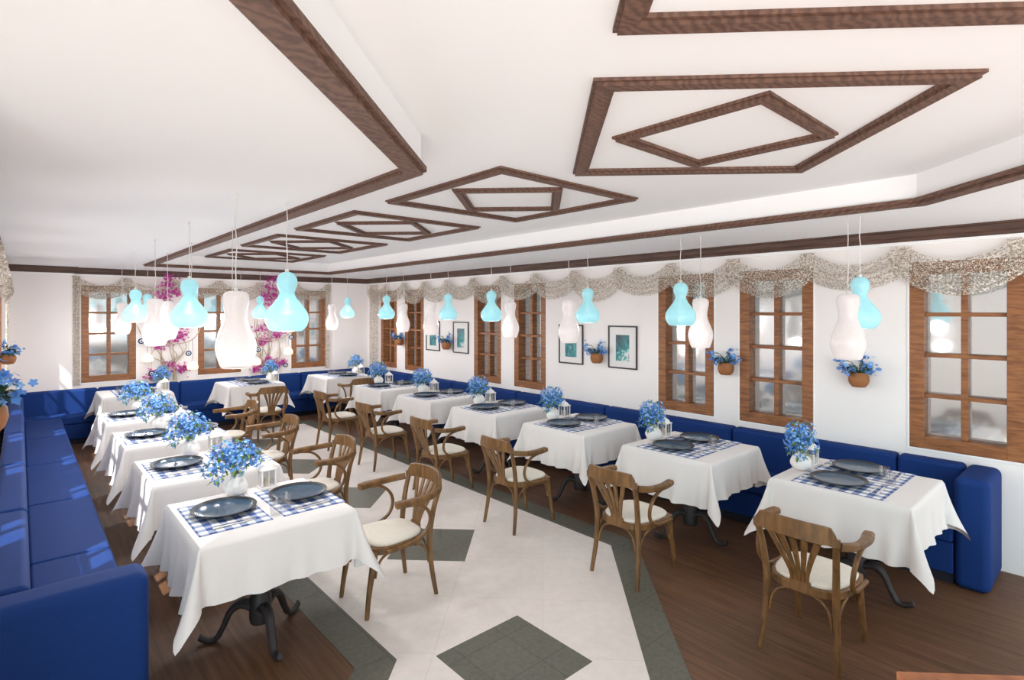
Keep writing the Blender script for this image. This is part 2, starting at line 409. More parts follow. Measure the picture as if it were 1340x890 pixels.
panels = [((1.30, .06), .95, True, .37, 'partly out of view at the top edge of the photo'),
          ((2.47, 1.265), .95, True, .37, 'turned diagonally, nearest whole one above the aisle'),
          ((2.71, 3.05), .665, False, .53, 'second whole one back, square with turned inner square'),
          ((2.71, 4.90), .665, False, .53, 'third whole one back, middle of the ceiling'),
          ((2.72, 6.74), .665, False, .53, 'next to last before the end wall'),
          ((2.74, 8.62), .665, False, .53, 'farthest one, nearest the end wall')]
for c, h, rot, hi, txt in panels:
    t = thing('ceiling_moulding', 'dark wood ceiling frame pair, '+txt, 'ceiling moulding', (c[0], c[1], ZC), 0, 'square wooden mouldings on the ceiling')
    MB().sweep2d(square((0, 0), h, rot), frame_profile(.085, 0), True).build('outer_frame', M_trim, t)
    MB().sweep2d(square((0, 0), hi, not rot), frame_profile(.07, 0), True).build('inner_frame', M_trim, t)

# windows: local frame, u along the wall, v into the wall (0 = room face), z up
wn = [0]
def window(u0, u1, place, pane=None, bd=.022):
    wn[0] += 1
    t = bpy.data.objects.new('window_%d' % wn[0], None); C.objects.link(t); struct(t)
    def bx(mb, a, b, v0, v1, z0, z1, bev=.003): 
        p = [place(a, v0), place(b, v1)]
        mb.box((min(p[0][0], p[1][0]), min(p[0][1], p[1][1]), z0), (max(p[0][0], p[1][0]), max(p[0][1], p[1][1]), z1), bev, 1)
    c = .098; f0, f1 = -.012, .135
    mb = MB(); bx(mb, u0, u0+c, f0, f1, WZ0, WZ1); bx(mb, u1-c, u1, f0, f1, WZ0, WZ1); mb.build('window_stile', M_winv, t)
    mb = MB(); bx(mb, u0+c, u1-c, f0, f1, WZ0, WZ0+c); bx(mb, u0+c, u1-c, f0, f1, WZ1-c, WZ1); mb.build('window_rail', M_winv, t)
    m = (u0+u1)/2; mb = MB(); bx(mb, m-.022, m+.022, bd+.006, .125, WZ0+c, WZ1-c); mb.build('mullion', M_winv, t)
    mb = MB(); hz = (WZ1-WZ0-2*c)/4
    for k in (1, 2, 3): bx(mb, u0+c, u1-c, bd, .12, WZ0+c+hz*k-.016, WZ0+c+hz*k+.016)
    mb.build('glazing_bar', M_winv, t)
    mb = MB(); bx(mb, u0+c, u1-c, .108, .112, WZ0+c, WZ1-c, 0); mb.build('window_pane', pane or M_pane, t)
    # thin white plaster bead round the frame
    mb = MB(); e = .014
    bx(mb, u0-e, u0, -.008, .02, WZ0-e, WZ1+e, 0); bx(mb, u1, u1+e, -.008, .02, WZ0-e, WZ1+e, 0)
    bx(mb, u0, u1, -.008, .02, WZ0-e, WZ0, 0); bx(mb, u0, u1, -.008, .02, WZ1, WZ1+e, 0); mb.build('window_bead', M_track, t)
for a, b in RW: window(a, b, lambda u, v: (XR+v, u))
for a, b in EW: window(a, b, lambda u, v: (u, YE+v))
for a, b in LW: window(a, b, lambda u, v: (XL-v, u), M_clear, .088)

# ------------------------------------------------------------------ tables
ORD = ['foremost', 'second', 'third', 'fourth', 'fifth', 'sixth']
TABLES = []   # x, y, rotation, description, row
for i, y in enumerate((3.45, 4.73, 6.07, 7.40)): TABLES.append((1.07, y, 0, '%s left-row table' % ORD[i], 'L'))
TABLES.append((1.24, 9.60, -PI/2, 'left end-wall table', 'E'))
TABLES.append((2.81, 9.60, -PI/2, 'middle end-wall table', 'E'))
TABLES.append((4.36, 9.62, -PI/2, 'right end-wall table', 'E'))
for i, y in enumerate((1.26, 2.53, 3.80, 5.08, 6.37, 7.68)): TABLES.append((4.34, y, 0, '%s right-row table' % ORD[i], 'R'))
HT = .42; ZT = .78
def build_table():
    t = thing('pedestal_table', '', 'table')
    MB().box((-.395, -.395, ZT-.036), (.395, .395, ZT-.010), .006, 2).build('tabletop', M_iron, t)
    prof = [(0, .10), (.055, .10), (.062, .13), (.062, .25), (.05, .27), (.046, .30), (.054, .31), (.046, .325), (.036, .36), (.03, .45), (.034, .68), (.06, .70), (.15, .735), (.15, ZT-.0365), (0, ZT-.0365)]
    MB().lathe(prof, 20).build('column', M_iron, t, 40)
    for a in (-PI/2, PI/6, PI*5/6):
        pts = smoothpath([(.05, 0, .20), (.11, 0, .215), (.165, 0, .175), (.205, 0, .085), (.245, 0, .032), (.29, 0, .026), (.335, 0, .048)], 5)
        mb = MB(); mb.ribbon(pts, lerplist([.05, .046, .036, .030, .030, .032, .028], len(pts)), lerplist([.075, .06, .05, .042, .04, .04, .03], len(pts)), (0, 1, 0), ch=.32)
        R = Matrix.Rotation(a, 4, 'Z'); mb.v = [tuple(R @ Vector(v)) for v in mb.v]
        zmin = min(v[2] for v in mb.v); mb.v = [(v[0], v[1], v[2]-zmin) if v[2] < .06 else v for v in mb.v]
        mb.build('leg', M_iron, t, 40)
    return t
st_table = Stamp(build_table())
def build_cloth(seed):
    rnd = random.Random(seed); a = HT; dx, dy = .36, .30
    us = sorted(set([-a-dx*k/9 for k in range(1, 10)]+[-a+2*a*k/30 for k in range(31)]+[a+dx*k/9 for k in range(1, 10)]))
    vs_ = sorted(set([-a-dy*k/9 for k in range(1, 10)]+[-a+2*a*k/30 for k in range(31)]+[a+dy*k/9 for k in range(1, 10)]))
    # corner fans: build as polar patches, so make it from pieces in one mesh
    mb = MB(); idx = {}
    ph = [rnd.uniform(0, 6) for _ in range(16)]
    def rip(s, side, d):
        return d*d*5.5*(.010*math.sin(s*17+ph[side])+.009*math.sin(s*31+ph[side+4])+.006*math.sin(s*53+ph[side+8]))*(2.1 if side % 2 else 2.6)
    def edge(L, d0):  # rounded table edge: returns (outward, down)
        r = .012
        if L < r*PI/2:
            q = L/r; return r*math.sin(q)-0, r*(1-math.cos(q))
        return r, r+(L-r*PI/2)
    NL = 12; NS = 46
    # perimeter parametrisation: sides and corner fans, anticlockwise from (+x side, y=-a)
    cols = []
    corners = [(a, a), (-a, a), (-a, -a), (a, -a)]
    for side in range(4):
        ang = side*PI/2; drop = dx if side % 2 == 0 else dy; nxt = dy if side % 2 == 0 else dx
        for k in range(NS+1):
            s = -a+2*a*k/NS
            cols.append((s, ang, drop, side, None))
        for k in range(1, 18):
            f = k/18; cols.append((a, ang+f*PI/2, None, side, (f, drop, nxt)))
    n = len(cols); vs = []; fs = []
    for (s, ang, drop, side, fan) in cols:
        if fan:
            f, d0, d1 = fan; e = math.sin(f*PI)
            base = d0+(d1-d0)*f; ang_ = min(f, 1-f)*PI/2; L = base*min(1/math.cos(ang_), 1.36)
            fl = .07+.34*e**1.15
            amp = 0
        else:
            L = drop; fl = .07; near = max(0, 1-abs(abs(s)-a)/.10) if abs(s) < a else 1
            fl -= .10*math.exp(-((a-abs(s)-.035)/.03)**2)
        for j in range(NL+1):
            l = L*j/NL; o, dn = edge(l, 0)
            out = o*1+max(0, l-.012)*math.sin(fl)*(.6+.4*j/NL); down = min(dn, .012)+max(0, dn-.012)*math.cos(fl*.9)
            if not fan:
                w = min(1, (a-abs(s))/.12); out += rip(s, side, l)*w+max(0, rip(s, side, l)*0)
            # base position on table edge (local to side 0 then rotated)
            ca, sa = math.cos(ang), math.sin(ang)
            if fan:
                cx, cy = corners[side]; kx = .012
                x = cx-.012*(1 if cx > 0 else -1)+(out)*ca; y = cy-.012*(1 if cy > 0 else -1)+(out)*sa
            else:
                bx, by = a-.012+out, max(-a+.012, min(a-.012, s))
                x = bx*ca-by*sa; y = bx*sa+by*ca
            vs.append((x, y, ZT-down))
    m = NL+1
    for i in range(n):
        for j in range(NL):
            k = (i+1) % n
            fs.append((i*m+j, k*m+j, k*m+j+1, i*m+j+1))
    fs.append(tuple(i*m for i in range(n)))
    mb.add(vs, fs)
    o = mb.build('tablecloth', M_cloth, None, 60)
    b = bmesh.new(); b.from_mesh(o.data); bmesh.ops.remove_doubles(b, verts=b.verts[:], dist=.0004); b.to_mesh(o.data); b.free()
    return o
cloths = [build_cloth(s) for s in (3, 11, 23)]
cl_used = [False]*3
def put(o_used, i, protos, loc, rz, label, cat, group):
    if not o_used[i]: o_used[i] = True; o = protos[i]
    else: o = protos[i].copy(); C.objects.link(o)
    o.location = loc; o.rotation_euler = (0, 0, rz); return tag(o, label, cat, group)

# plates, mats, cutlery
def build_plate():
    t = thing('dinner_plate', '', 'plate')
    r = .172
    MB().lathe([(0, 0), (.085, 0), (.1, .004), (r*.90, .021), (r*.90, .0235), (r*.84, .020), (.11, .0105), (.05, .0085), (0, .008)], 40).build('plate_well', M_plate, t, 50)
    MB().lathe([(r*.901, .0205), (r, .027), (r+.002, .030), (r, .032), (r*.93, .0270), (r*.875, .0240), (r*.899, .0234)], 40, close=False).build('plate_rim', M_rim, t, 60)
    return t
def mat_mesh():
    return MB().box((-.185, -.272, 0), (.185, .272, .003), .001, 1).build('placemat', M_ging)
def cut_fork():
    t = thing('fork', '', 'cutlery')
    MB().ribbon(smoothpath([(-.095, 0, .0055), (-.03, 0, .004), (.03, 0, .005), (.055, 0, .004)], 4), lerplist([.012, .009, .006, .008], 13), .0025, (0, 0, 1)).build('handle', M_steel, t, 40)
    mb = MB(); mb.box((.05, -.012, .002), (.065, .012, .0045), .001, 1)
    for k in range(4): mb.ribbon([(.064, -.010+k*.0067, .003), (.08, -.010+k*.0067, .0025), (.1, -.010+k*.0067, .005)], .003, .002)
    mb.build('tines', M_steel, t); return t
def cut_knife():
    t = thing('table_knife', '', 'cutlery')
    MB().ribbon([(-.11, 0, .006), (-.06, 0, .006), (-.005, 0, .005)], [.013, .014, .010], [.007, .007, .006]).build('handle', M_steel, t, 40)
    MB().ribbon([(-.005, 0, .004), (.04, .001, .0035), (.085, .001, .003), (.11, .003, .003)], [.012, .017, .017, .004], .002).build('blade', M_steel, t, 40); return t
def cut_spoon(name, s):
    t = thing(name, '', 'cutlery')
    MB().ribbon([(-.095*s, 0, .006), (-.03*s, 0, .004), (.04*s, 0, .005)], [.013*s, .009*s, .006*s], .0025).build('handle', M_steel, t, 40)
    mb = MB(); vs = []; fs = []
    for i in range(7):
        for k in range(14):
            an = 2*PI*k/14; q = i/6
            vs.append((.068*s+.030*s*q*math.cos(an), .02*s*q*math.sin(an), .0022+.006*q*q))
    for i in range(6):
        for k in range(14): fs.append((i*14+k, i*14+(k+1) % 14, (i+1)*14+(k+1) % 14, (i+1)*14+k))
    mb.add(vs, fs).build('bowl', M_steel, t, 60); return t
def build_glass():
    return MB().lathe([(0, 0), (.029, 0), (.036, .092), (.0345, .092), (.028, .006), (0, .006)], 24).build('water_tumbler', M_tumbler, None, 40)
def build_vase():
    t = thing('vase', '', 'vase')
    p = [(0, 0), (.04, 0), (.058, .012), (.072, .04), (.073, .06), (.062, .09), (.04, .112), (.029, .122), (.031, .134), (.027, .134), (.025, .122), (.036, .11), (.056, .088), (.066, .06), (.054, .02), (0, .01)]
    MB().lathe(p, 48, rib=.022, nrib=12).build('vase_body', M_white, t, 70)
    return t
def floret(mb, c, n, s, mi, eye):
    n = n.normalized(); a = n.cross(Vector((.3, .5, .8))).normalized(); b = n.cross(a); r0 = random.uniform(0, 6)
    for k in range(5):
        an = r0+k*2*PI/5; d = a*math.cos(an)+b*math.sin(an); e = a*math.cos(an+PI/2)+b*math.sin(an+PI/2)
        mb.add([c, c+d*s*.55+e*s*.36+n*s*.12, c+d*s+n*s*.18, c+d*s*.55-e*s*.36+n*s*.12], [(0, 1, 2, 3)], mi)
    if eye:
        mb.add([c+a*s*.16+n*s*.1, c+b*s*.16+n*s*.1, c-a*s*.16+n*s*.1, c-b*s*.16+n*s*.1], [(0, 1, 2, 3)], 2)
def leaf(mb, p, d, n, l, w, mi=0):
    d = d.normalized(); s = d.cross(n).normalized(); n = s.cross(d)
    mb.add([p, p+d*l*.4+s*w+n*.1*l, p+d*l-n*.1*l, p+d*l*.4-s*w+n*.1*l, p+d*l*.5], [(0, 1, 4), (1, 2, 4), (2, 3, 4), (3, 0, 4)], mi)
def build_bouquet():
    t = thing('flower_bouquet', '', 'flowers')
    fl = MB(); lf = MB(); stm = MB()
    lobes = [((0, 0, .10), .085), ((.09, .02, .085), .07), ((-.09, 0, .075), .075), ((-.03, .03, .15), .075), ((.05, -.02, .155), .06), ((-.155, -.01, .045), .05), ((.115, .0, .06), .042), ((-.02, -.07, .06), .06), ((.02, .07, .07), .06), ((-.10, .02, .14), .05), ((-.12, -.04, -.005), .035)]
    for (c, r) in lobes:
        c = Vector(c); n = int(r*r*13500)
        stm.tube(smoothpath([(c.x*.05, c.y*.05, -.06), (c.x*.12, c.y*.12, .005), tuple(c)], 3), .0022, 5)
        for _ in range(n):
            d = Vector((random.gauss(0, 1), random.gauss(0, 1), random.gauss(.2, 1))).normalized()
            p = c+d*r*random.uniform(.78, 1.1)
            if p.z < .0 and abs(p.x) < .08: continue
            floret(fl, p, d+Vector((0, 0, .15)), random.uniform(.0105, .0145), 0 if random.random() < .72 else 1, random.random() < .6)
        for _ in range(7):
            d = Vector((random.gauss(0, 1), random.gauss(0, 1), random.gauss(0, .8))).normalized()
            leaf(lf, c+d*r*.6, d, Vector((0, 0, 1))+d*.3, .05, .011)
    o = fl.build('blossoms', [M_petal, M_petal2, M_eye], t); o['kind'] = 'stuff'
    o = lf.build('leaves', M_leaf, t); o['kind'] = 'stuff'
    stm.build('stems', M_leaf, t)
    return t
def build_lantern():
    t = thing('candle_lantern', '', 'lantern'); w = .042
    MB().box((-.05, -.05, 0), (.05, .05, .014), .004, 2).build('base', M_lant, t)
    for sx in (-1, 1):
        for sy in (-1, 1): MB().box((sx*w-.005, sy*w-.005, .0145), (sx*w+.005, sy*w+.005, .1195), .001, 1).build('post', M_lant, t)
    mb = MB()
    for s in (-1, 1):
        mb.box((-.037, s*w-.001, .014), (.037, s*w+.001, .12)); mb.box((s*w-.001, -.037, .014), (s*w+.001, .037, .12))
    mb.build('glass_panes', M_lglass, t)
    mb = MB()
    for s in (-1, 1):
        mb.box((-.002, s*.0445-.001, .0145), (.002, s*.0445+.001, .1195)); mb.box((s*.0445-.001, -.002, .0145), (s*.0445+.001, .002, .1195))
    mb.build('glazing_bar', M_lant, t)
    mb = MB(); mb.box((-.053, -.053, .12), (.053, .053, .13), .003, 1)
    mb.lathe([(.054, .13), (.048, .142), (.036, .155), (.02, .166), (.012, .17), (.012, .18), (.006, .186), (0, .187)], 20)
    mb.build('roof', M_lant, t, 40); roof = C.objects[-1]
    MB().tube([(.014*math.cos(a*PI/8), 0, .198+.014*math.sin(a*PI/8)) for a in range(17)], .002, 6, False).build('ring', M_lant, roof, 60)
    MB().lathe([(0, .0145), (.02, .0145), (.02, .07), (.003, .07), (.001, .08), (0, .08)], 16).build('candle', M_candle, t, 40)
    return t
st_plate, st_fork, st_knife, st_spoon, st_tea = Stamp(build_plate()), Stamp(cut_fork()), Stamp(cut_knife()), Stamp(cut_spoon('spoon', 1)), Stamp(cut_spoon('teaspoon', .8))
st_vase, st_bq, st_lan = Stamp(build_vase()), Stamp(build_bouquet()), Stamp(build_lantern())
mat_p = [mat_mesh()]; mat_u = [False]; gl_p = [build_glass()]; gl_u = [False]
for i, (tx, ty, rz, ds, row) in enumerate(TABLES):
    st_table((tx, ty, 0), rz, 'dark iron three-legged pedestal of the %s' % ds, 'cafe tables under white cloths')
    put(cl_used, i % 3, cloths, (tx, ty, 0), rz if row != 'R' else PI, 'white cloth draped over the %s' % ds, 'tablecloth', 'white tablecloths')
    cr, sr = math.cos(rz), math.sin(rz)
    def at(x, y, z=ZT): return (tx+cr*x-sr*y, ty+sr*x+cr*y, z)
    if row == 'L': sides = ('bench-side', 'aisle-side')
    elif row == 'R': sides = ('aisle-side', 'bench-side')
    else: sides = ('bench-side', 'aisle-side')
    for k, px in enumerate((-.195, .235)):
        sd = sides[k]
        put(mat_u, 0, mat_p, at(px, .015, ZT+.0005), rz, 'blue gingham placemat, %s one on the %s' % (sd, ds), 'placemat', 'gingham placemats')
        st_plate(at(px+.01, .05, ZT+.004), rz, 'dark blue-grey plate, %s one on the %s' % (sd, ds), 'slate blue dinner plates')
        z = ZT+.0036; fx = 0 if k == 0 else PI
        st_fork(at(px+.0, -.165, z), rz+fx, 'steel fork at the %s place of the %s' % (sd, ds), 'steel cutlery')
        st_knife(at(px+.0, -.2, z), rz+fx+.04, 'steel table knife at the %s place of the %s' % (sd, ds), 'steel cutlery')
        st_spoon(at(px-.01, .237, z), rz+fx, 'steel spoon at the %s place of the %s' % (sd, ds), 'steel cutlery')
        st_tea(at(px+.0, .268, z), rz+fx, 'small steel teaspoon at the %s place of the %s' % (sd, ds), 'steel cutlery')
        put(gl_u, 0, gl_p, at(.022 if k == 0 else .098, -.20 if k == 0 else -.145, ZT+.0006 if k == 0 else ZT+.0041), rz, 'clear tumbler nearer the %s place of the %s' % (sd, ds), 'glass', 'clear water tumblers')
    st_vase(at(-.04, .345, ZT+.001), rz, 'round ribbed white vase on the %s' % ds, 'white vases')
    st_bq(at(-.04, .345, ZT+.135), rz if row != 'E' else rz+.3, 'blue flower bouquet in the vase on the %s' % ds, 'blue bouquets')
    st_lan(at(.15, .352, ZT+.001), rz, 'small white candle lantern on the %s' % ds, 'white lanterns')

# ------------------------------------------------------------------ chairs (front = +x)
def build_chair():
    t = thing('armchair', '', 'chair')
    # seat ring, rounded trapezoid
    def outline(s, n=40):
        out = []
        for k in range(n):
            an = 2*PI*k/n; cx, sx = math.cos(an), math.sin(an); e = 2/3.2
            x = .225*s*abs(cx)**e*(1 if cx > 0 else -1); y = .215*s*abs(sx)**e*(1 if sx > 0 else -1)
            y *= 1+.10*x/.225; out.append((x, y))
        return out
    mb = MB(); A = outline(1); B = outline(.97); n = 40; vs = []; rings = [(A, .388), (A, .424), (B, .430), (outline(.86), .430), (outline(.86), .388)]
    for o_, z in rings: vs += [(x, y, z) for x, y in o_]
    fs = [(i*n+k, i*n+(k+1) % n, ((i+1) % 5)*n+(k+1) % n, ((i+1) % 5)*n+k) for i in range(5) for k in range(n)]
    mb.add(vs, fs).build('seat_frame', M_chair, t, 40); seat = C.objects[-1]
    mb = MB(); vs = []; fs = []; lv = [(.855, .40), (.90, .4305), (.91, .440), (.88, .449), (.78, .456), (.5, .462), (.2, .464)]
    for s, z in lv: vs += [(x, y, z) for x, y in outline(s)]
    fs = [(i*n+k, i*n+(k+1) % n, (i+1)*n+(k+1) % n, (i+1)*n+k) for i in range(len(lv)-1) for k in range(n)]
    fs += [tuple(range(n))[::-1], tuple((len(lv)-1)*n+k for k in range(n))]
    mb.add(vs, fs).build('seat_pad', M_pad, seat, 60)
    for s in (-1, 1):
        pts = smoothpath([(.255, s*.185, 0), (.235, s*.178, .16), (.205, s*.172, .32), (.195, s*.168, .41)], 5)
        MB().tube(pts, lerplist([.014, .0175, .022, .026], len(pts)), 10).build('front_leg', M_chair, t, 50)
        pts = smoothpath([(-.255, s*.205, 0), (-.225, s*.19, .2), (-.215, s*.182, .40), (-.245, s*.192, .60), (-.285, s*.203, .725)], 5)
        MB().tube(pts, lerplist([.014, .0175, .020, .0185, .0165], len(pts)), 10).build('rear_leg', M_chair, t, 50)
        pts = smoothpath([(-.265, s*.218, .718), (-.2, s*.252, .708), (-.11, s*.268, .702), (-.02, s*.268, .70), (.05, s*.258, .70), (.085, s*.252, .70)], 5)
        MB().ribbon(pts, lerplist([.026, .034, .046, .056, .06, .056], len(pts)), lerplist([.044, .044, .042, .042, .042, .040], len(pts))).build('arm', M_chair, t, 35)
        # bentwood hoop under the arm
        pts = smoothpath([(.0, s*.262, .684), (-.09, s*.262, .665), (-.155, s*.258, .61), (-.175, s*.25, .54), (-.145, s*.24, .47), (-.07, s*.232, .425), (.03, s*.228, .412), (.14, s*.226, .41)], 5)
        MB().ribbon(pts, .02, .024, (0, 1, 0)).build('arm_support', M_chair, t, 35)
        # curved braces under the seat
        def brace(p, q, c): 
            P = [Vector(p)*(1-u)**2+Vector(c)*2*u*(1-u)+Vector(q)*u*u for u in [k/8 for k in range(9)]]
            MB().tube(P, .0085, 8).build('brace', M_chair, t, 50)
        brace((-.219, s*.165, .23), (-.205, s*.06, .385), (-.212, s*.160, .37))
        brace((-.205, s*.185, .23), (-.09, s*.195, .385), (-.195, s*.190, .37))
        brace((.205, s*.155, .24), (.20, s*.06, .385), (.20, s*.15, .37))
        brace((.19, s*.175, .24), (.09, s*.19, .385), (.185, s*.185, .37))
    # crest rail
    def arc(y): return -.335+.055*(y/.215)**2*1.0
    ys = [-.22+.44*k/24 for k in range(25)]
    pts = [(arc(y), y, .768+.008*(1-(y/.22)**2)) for y in ys]
    hh = [.045 if abs(y) > .2 else (.045+.055*min(1, (.2-abs(y))/.035)) for y in ys]
    pts = [(p[0]-.0, p[1], .712+h/2+.012*(1-(p[1]/.22)**2)) for p, h in zip(pts, hh)]
    MB().ribbon(pts, .024, hh, (0, 0, 1), ch=.15).build('crest_rail', M_chair, t, 35)
    for k in range(5):
        q = (k-2); y1 = q*.062; y0 = q*.019
        pts = smoothpath([(-.218, y0, .432), (-.232, y0*1.2, .50), (-.268, y0+(y1-y0)*.45, .60), (arc(y1)+.006, y1, .722)], 5)
        MB().ribbon(pts, lerplist([.017, .021, .029, .036], len(pts)), .012, (1, 0, .25)).build('slat', M_chair, t, 35)
    MB().box((-.226, -.055, .385), (-.208, .055, .455), .006, 2).build('splat_foot', M_chair, t)
    return t
st_ch = Stamp(build_chair())
CHG = 'wooden armchairs with cream seats'
for i, y in enumerate((3.38, 4.68, 6.0, 7.33)):
    st_ch((1.885, y, 0), PI, 'brown bentwood armchair with cream seat at the %s left-row table' % ORD[i], CHG)
for i, y in enumerate((1.215, 2.475, 3.755, 4.985, 6.29, 7.62)):
    st_ch((3.455, y, 0), 0, 'brown bentwood armchair with cream seat at the %s right-row table' % ORD[i], CHG)
st_ch((2.82, 8.80, 0), PI/2, 'brown bentwood armchair with its back to us at the middle end-wall table', CHG)
st_ch((4.30, 8.86, 0), PI/2, 'half-hidden brown armchair at the right end-wall table', CHG)

# ------------------------------------------------------------------ banquettes (local: u along, v from front 0 to back .56)
def bench(u0, u1, place, label, arm=None, ht=.78):
    t = thing('banquette_section', label, 'bench', group='navy banquette sections')
    def bx(name, mat, a, b, v0, v1, z0, z1, bev, seg=4):
        p, q = place(a, v0), place(b, v1)
        o = MB().box((min(p[0], q[0]), min(p[1], q[1]), z0), (max(p[0], q[0]), max(p[1], q[1]), z1), bev, seg).build(name, mat, t, 80)
        o.modifiers.new('wn', 'WEIGHTED_NORMAL'); return o
    a0, a1 = u0+.003, u1-.003
    if arm == 'lo': bx('arm_end', M_blue, u0, u0+.2, 0, .56, .0, ht, .05); a0 = u0+.203
    bx('plinth', M_plinth, a0, a1, .05, .54, 0, .08, .002, 1)
    bx('seat_base', M_blue, a0, a1, .012, .39, .08, .30, .008, 2)
    bx('seat_cushion', M_blue, a0, a1, 0, .40, .302, .425, .022)
    bx('backrest', M_blue, a0, a1, .405, .56, .08, ht, .035)
    return t
place_r = lambda u, v: (4.915+v, u)
place_l = lambda u, v: (.44-v-.075, u) if False else (.44-v, u)
place_e = lambda u, v: (u, 10.708-(.56-v)*.9)
RB = [.62, 1.255, 2.65, 4.26, 5.87, 7.45, 8.85, 10.14]
txt = ['with rounded arm end, nearest on the right wall', 'behind the foremost and second right-row tables', 'behind the second and third right-row tables', 'behind the fourth right-row table', 'behind the fifth right-row table', 'behind the sixth right-row table', 'on the right wall next to the far corner']
for k in range(7): bench(RB[k], RB[k+1], place_r, 'navy blue banquette '+txt[k], 'lo' if k == 0 else None)
LB = [2.94, 4.4, 5.73, 7.2, 8.7, 10.14]
txt = ['with big arm end in the lower left corner of the photo', 'beside the second left-row table', 'beside the third left-row table', 'beside the fourth left-row table', 'on the left wall next to the far corner']
for k in range(5): bench(LB[k], LB[k+1], place_l, 'sunlit blue banquette '+txt[k], 'lo' if k == 0 else None, .77)
EB = [-.19, .9, 2.0, 3.12, 4.03, 5.48]
txt = ['filling the left corner', 'behind the left end-wall table', 'behind the middle end-wall table', 'between the middle and right end-wall tables', 'filling the right corner']
for k in range(5): bench(EB[k], EB[k+1], place_e, 'navy blue banquette along the end wall, '+txt[k], None, .765)

# ------------------------------------------------------------------ pendants
def build_pendant(kind):
    t = thing('pendant_lamp', '', 'pendant lamp')
    if kind == 'W':
        prof = [(.0, .44), (.03, .441), (.055, .434), (.068, .415), (.07, .385), (.063, .345), (.057, .305), (.06, .265), (.077, .215), (.098, .165), (.106, .125), (.105, .085), (.093, .04), (.078, .002), (.07, 0)]
        m, h, z = M_wglow, .44, 1.624
    else:
        prof = [(.0, .365), (.018, .364), (.04, .354), (.056, .33), (.06, .305), (.054, .275), (.045, .25), (.045, .228), (.06, .198), (.088, .16), (.116, .12), (.126, .085), (.122, .05), (.106, .018), (.088, .002), (.078, 0)]
        m, h, z = M_cglow, .365, 1.826
    pp = [Vector((r, 0, q)) for r, q in prof]; sm = smoothpath(pp, 3); sm = [(max(0, p.x), p.z) for p in sm]
    MB().lathe(sm, 32, (0, 0, z), close=False).build('shade', m, t, 70)
    top = z+h
    MB().lathe([(0, top-.005), (.012, top-.005), (.012, top+.018), (.004, top+.022), (0, top+.022)], 12).build('cap', M_cord, t, 50)
    L = ZS-.015-top-.02
    pts = [(.004*math.sin(k*.9)*math.sin(PI*k/12), .003*math.sin(k*1.3)*math.sin(PI*k/12), top+.02+L*k/12) for k in range(13)]
    MB().tube(pts, .003, 6).build('cord', M_cord, t, 60); cord = C.objects[-1]
    MB().lathe([(0, ZS-.022), (.006, ZS-.02), (.007, ZS-.0005), (0, ZS-.0005)], 16).build('ceiling_rose', M_cord, cord, 50)
    return t
st_pend = {'W': Stamp(build_pendant('W')), 'C': Stamp(build_pendant('C'))}
PEN = [('W', .93, 3.43, 'foremost left-row'), ('C', 1.23, 3.46, 'foremost left-row'), ('C', .95, 4.70, 'second left-row'), ('W', 1.27, 4.78, 'second left-row'),
       ('W', .945, 6.07, 'third left-row'), ('C', 1.25, 6.1, 'third left-row'), ('C', .965, 7.4, 'fourth left-row'), ('W', 1.27, 7.38, 'fourth left-row'),
       ('W', 1.07, 9.4, 'left end-wall'), ('C', 1.37, 9.4, 'left end-wall'), ('W', 2.65, 9.5, 'middle end-wall'), ('C', 2.945, 9.5, 'middle end-wall'),
       ('W', 4.10, 9.35, 'right end-wall'), ('C', 4.39, 9.35, 'right end-wall'),
       ('W', 4.18, 1.26, 'foremost right-row'), ('C', 4.43, 1.26, 'foremost right-row'), ('C', 4.17, 2.52, 'second right-row'), ('W', 4.53, 2.54, 'second right-row'),
       ('W', 4.20, 3.82, 'third right-row'), ('C', 4.46, 3.79, 'third right-row'), ('C', 4.195, 5.06, 'fourth right-row'), ('W', 4.50, 5.06, 'fourth right-row'),
       ('W', 4.18, 6.33, 'fifth right-row'), ('C', 4.50, 6.38, 'fifth right-row'), ('C', 4.24, 7.66, 'sixth right-row'), ('W', 4.51, 7.62, 'sixth right-row')]
for k, x, y, ds in PEN:
    st_pend[k]((x, y, 0), random.uniform(0, 6), ('white bottle-shaped pendant lamp above the %s table' if k == 'W' else 'aqua gourd-shaped pendant lamp above the %s table') % ds, 'white pendant lamps' if k == 'W' else 'aqua pendant lamps')

# ------------------------------------------------------------------ wall things
def build_picture(seed, foam):
    t = thing('picture_frame', '', 'picture'); a, b = .215, .262; w = .017
    mb = MB(); mb.box((-.02, -a, -b), (0, -a+w, b), .002, 1); mb.box((-.02, a-w, -b), (0, a, b), .002, 1); mb.box((-.02, -a+w, -b), (0, a-w, -b+w), .002, 1); mb.box((-.02, -a+w, b-w), (0, a-w, b), .002, 1)
    mb.build('frame', M_black, t)
    MB().box((-.009, -a+w, -b+w), (-.001, a-w, b-w)).build('mat_board', M_mat, t)
    MB().box((-.011, -.10, -.17), (-.0092, .10, .15)).build('print', picture_mat('sea_print_%d' % seed, seed, foam), t)
    return t
for y, sd, fm, lb in ((4.105, 1, 1.3, 'framed teal sea picture with white foam corner, right of the pot'), (4.95, 4, .2, 'framed teal sea picture partly behind the white pendant lamp'),
                      (7.41, 9, 1.0, 'framed teal sea picture, right one of the distant pair'), (8.24, 13, .3, 'framed teal sea picture, left one of the distant pair, hidden by a lamp')):
    t = build_picture(sd, fm); t.location = (XR, y, 1.507); t['label'] = lb; t['group'] = 'sea pictures'
